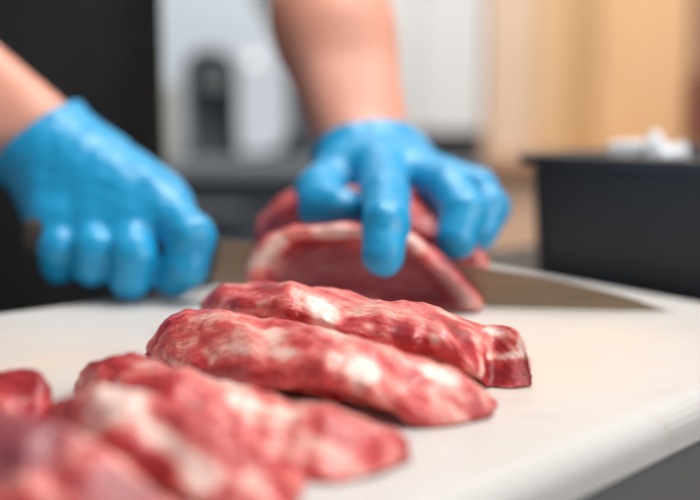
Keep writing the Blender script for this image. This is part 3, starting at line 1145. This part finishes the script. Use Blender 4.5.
tub = empty('plastic_tub', tuple((ta + td * .21 + ti * .13).xy) + (TOP,))
tag(tub, 'black plastic tub standing behind the cutting board at the right', 'tub')
rings = [tub_ring(0.009, TOP), tub_ring(0.007, TOP + 0.012), tub_ring(0.004, 0.062), tub_ring(0.004, 0.066), tub_ring(-0.003, 0.067), tub_ring(-0.003, 0.074), tub_ring(0.006, 0.075), tub_ring(0.009, 0.070), tub_ring(0.018, TOP + 0.010)]
vs, fs = [], []
n_ = len(rings[0])
for r in rings:
    vs += r
for i in range(len(rings) - 1):
    for k in range(n_):
        a, b = i * n_ + k, i * n_ + (k + 1) % n_
        fs.append((a, b, b + n_, a + n_))
fs.append(tuple(range(n_))[::-1])
fs.append(tuple((len(rings) - 1) * n_ + k for k in range(n_)))
mesh_obj('bin', vs, fs, M_tub, tub, False)

# crumpled white film bunched up in the tub
wc = ta + td * 0.062 + ti * 0.07
K = Field((wc.x - .05, wc.y - .05, TOP), (wc.x + .05, wc.y + .05, .10), 0.0025)
for k in range(26):
    a, rr = random.uniform(0, 6.28), random.uniform(0, .027)
    p = Vector((wc.x + math.cos(a) * rr, wc.y + math.sin(a) * rr, 0))
    zt_ = 0.074 + 0.014 * random.random() - 0.25 * rr
    K.cap((p.x, p.y, TOP + .016), (p.x + random.uniform(-.006, .006), p.y, zt_), .010, .0045, .004)
V, Fc = K.mesh()
wr_ = mesh_obj('plastic_wrap', V, Fc, M_wrap, None, False, (wc.x, wc.y, TOP + 0.01))
tag(wr_, 'crumpled whitish plastic wrap sticking out of the black tub', 'wrap')

# ------------------------------------------------------------------ back of the kitchen
D0 = 2.0                                   # front of the back counter
zc = 0.006


def bx(px, d=D0):
    return (px - 350.0) / FPX * d


def bz(py, d=D0):
    return at(350, py, d).z


left = empty('counter_cabinet', (-0.55, 2.3, FLOOR_Z))
tag(left, 'dark slate counter cabinet behind the two gloved hands', 'cabinet')
xs = [-1.5, -1.0, -0.5, bx(338), bx(484)]
box('carcass', (-1.5, D0 + 0.03, FLOOR_Z), (bx(484), 2.70, zc - 0.03), M_counter_front, left)
for a, b in zip(xs, xs[1:]):
    dr = box('door', (a + .006, D0 + 0.01, FLOOR_Z + .10), (b - .006, D0 + 0.03, zc - 0.04), M_counter_front, left, 0.003)
    box('handle', ((a + b) / 2 - .06, D0 - 0.012, zc - 0.10), ((a + b) / 2 + .06, D0 + 0.012, zc - 0.085), M_counter, dr, 0.003)
box('countertop', (-1.5, D0 - 0.02, zc - 0.03), (bx(484), 2.74, zc), M_counter, left, 0.004)

right = empty('base_cabinet', (0.8, 2.3, FLOOR_Z))
tag(right, 'beech wood base cabinet behind the black tub', 'cabinet')
box('carcass', (bx(484) + .004, D0 + 0.03, FLOOR_Z), (1.7, 2.70, zc - 0.025), M_pink, right)
xs = [bx(484) + .004, bx(680), bx(880), 1.7]
for a, b in zip(xs, xs[1:]):
    dr = box('door', (a + .003, D0 + 0.01, FLOOR_Z + .10), (b - .003, D0 + 0.03, zc - 0.035), M_pink, right, 0.003)
    box('handle', (b - .05, D0 - 0.012, zc - 0.26), (b - .035, D0 + 0.012, zc - 0.12), M_brown, dr, 0.003)
box('countertop', (bx(484) + .004, D0 - 0.02, zc - 0.025), (1.7, 2.74, zc), M_brown, right, 0.004)

# steel machine
DM = 2.15


def mpt(px, py):
    p = at(px, py, DM)
    return (p.x, p.z)


mach = empty('coffee_machine', (bx(212, DM), DM + .12, zc))
tag(mach, 'tall bright steel machine with a dark arched recess on the back counter', 'machine')
om = [mpt(*q) for q in [(136, 154), (136, -140), (246, -140), (252, 0), (266, 28), (282, 52), (286, 130), (282, 145), (272, 152), (240, 153)]]
om += [mpt(*q) for q in [(238, 130), (237, 70), (232, 58), (222, 51), (206, 49), (194, 52), (186, 60), (183, 75), (182, 154)]]
bm = bmesh.new()
vsf = [bm.verts.new((x, DM, max(z, zc))) for x, z in om]
f_ = bm.faces.new(vsf)
r_ = bmesh.ops.extrude_face_region(bm, geom=[f_])
for g in r_['geom']:
    if isinstance(g, bmesh.types.BMVert):
        g.co.y += 0.22
bmesh.ops.recalc_face_normals(bm, faces=bm.faces)
bmesh.ops.triangulate(bm, faces=[f for f in bm.faces if len(f.verts) > 4])
bm_obj('casing', bm, M_machine, mach)
a, b = mpt(178, 40), mpt(242, 156)
box('recess_panel', (a[0], DM + 0.10, zc), (b[0], DM + 0.14, a[1]), M_darker, mach)
a, b = mpt(199, 60), mpt(226, 88)
box('dispenser', (a[0], DM + 0.03, b[1]), (b[0], DM + 0.10, a[1]), simple('grey_plastic', (112, 118, 120), (104, 110, 112), 9, 0.4), mach, 0.004)
a, b = mpt(150, 85), mpt(180, 152)
box('side_panel', (a[0], DM - 0.006, zc), (b[0], DM + 0.001, a[1]), simple('dull_side', (146, 146, 140), (156, 154, 148), 9, 0.5), mach, 0.002)
p = mpt(253, 62)
glint_m, nt, bs = new_mat('painted_glint')
bs.inputs['Emission Color'].default_value = (1.0, 0.95, 0.88, 1)
bs.inputs['Emission Strength'].default_value = 0.9  # glowing bead imitates a highlight on the steel column, not a light source
bm = bmesh.new()
bmesh.ops.create_uvsphere(bm, u_segments=20, v_segments=12, radius=0.009)
for v in bm.verts:
    v.co += Vector((p[0], DM - 0.002, p[1]))
bm_obj('glint_bead', bm, glint_m, mach, True)

# dark tall cabinet between the machine and the white wall
dk = empty('tall_cabinet', (bx(300, 2.45), 2.55, zc))
tag(dk, 'dark grey cabinet standing on the counter right of the steel machine', 'cabinet')
box('carcass', (bx(270, 2.4), 2.40, zc), (bx(346, 2.4), 2.74, 0.95), M_dark, dk, 0.004)
box('door', (bx(274, 2.4), 2.385, zc + .01), (bx(344, 2.4), 2.40, 0.94), M_dark, dk, 0.003)
cj = at(303, 118, 2.2)
can = lathe_obj('canister', [(0.0, 0.0), (0.024, 0.0), (0.026, 0.003), (0.026, 0.085), (0.022, 0.094), (0.012, 0.097), (0.010, 0.108), (0.0, 0.11)], (cj.x, 2.3, zc), M_darker, None, 32, (cj.x, 2.3, zc))
tag(can, 'small grey canister on the back counter beside the gloved forearm', 'canister')

# black pan on the counter
pc = at(448, 150, 2.12)
pan = empty('frying_pan', (pc.x, 2.14, zc))
tag(pan, 'low black pan on the back counter right of the gloved hand', 'pan')
lathe_obj('pan_bowl', [(0.0, 0.0), (0.075, 0.0), (0.086, 0.008), (0.096, 0.036), (0.099, 0.038), (0.099, 0.041), (0.094, 0.041), (0.083, 0.011), (0.07, 0.006), (0.0, 0.006)], (pc.x - 0.02, 2.14, zc), M_pan, pan)
box('pan_handle', (pc.x - 0.31, 2.128, zc + 0.030), (pc.x - 0.113, 2.152, zc + 0.042), M_pan, pan, 0.004)

# white and wooden wall units
DW = 2.25
wh = empty('white_cupboard', (bx(430, DW), DW + .2, zc))
tag(wh, 'plain white cupboard on the counter right of the bare forearm', 'cabinet')
box('carcass', (bx(352, DW), DW + 0.02, 0.055), (bx(482, DW), 2.74, 1.1), M_wall, wh, 0.003)
box('door', (bx(353, DW), DW, 0.058), (bx(417, DW), DW + 0.02, 1.09), M_wall, wh, 0.002)
box('door', (bx(418, DW), DW, 0.058), (bx(481, DW), DW + 0.02, 1.09), M_wall, wh, 0.002)
hut = empty('wooden_cupboard', (bx(580, DW), DW + .2, zc))
tag(hut, 'honey coloured wooden cupboard standing on the counter above the black tub', 'cabinet')
box('carcass', (bx(484, DW), DW + 0.02, zc), (bx(686, DW), 2.74, 1.1), M_beige, hut, 0.003)
box('side_panel', (bx(484, DW), DW, zc), (bx(530, DW), DW + 0.02, 1.1), M_beige, hut, 0.002)
box('door', (bx(531, DW), DW + 0.002, zc + .004), (bx(563, DW), DW + 0.02, 1.09), simple('light_tan_wood', (200, 165, 124), (194, 157, 115), 4, 0.5, stretch=(6, 6, 1)), hut, 0.002)
box('stile', (bx(564, DW), DW + 0.004, zc), (bx(595, DW), DW + 0.02, 1.1), M_tan, hut, 0.002)
dr = box('door', (bx(596, DW), DW, zc + .004), (bx(684, DW), DW + 0.02, 1.09), M_peach, hut, 0.002)
box('handle', (bx(600, DW), DW - 0.02, 0.42), (bx(606, DW), DW, 0.56), M_brown, dr, 0.002)
fr_ = empty('brown_cupboard', (bx(730, DW), DW + .2, zc))
tag(fr_, 'brown wooden cupboard at the right edge with a dark red grip', 'cabinet')
box('carcass', (bx(687, DW), DW + 0.01, zc), (bx(900, DW), 2.74, 1.1), M_brown, fr_, 0.003)
dr = box('door', (bx(688, DW), DW - 0.01, zc + .004), (bx(898, DW), DW + 0.01, 1.09), M_brown, fr_, 0.002)
g0, g1 = at(686, 72, DW), at(697, 138, DW)
box('grip', (bx(686, DW), DW - 0.05, g1.z), (bx(699, DW), DW - 0.01, g0.z), M_redh, dr, 0.008)

for o in bpy.data.objects:
    if '_o' in o:
        del o['_o']
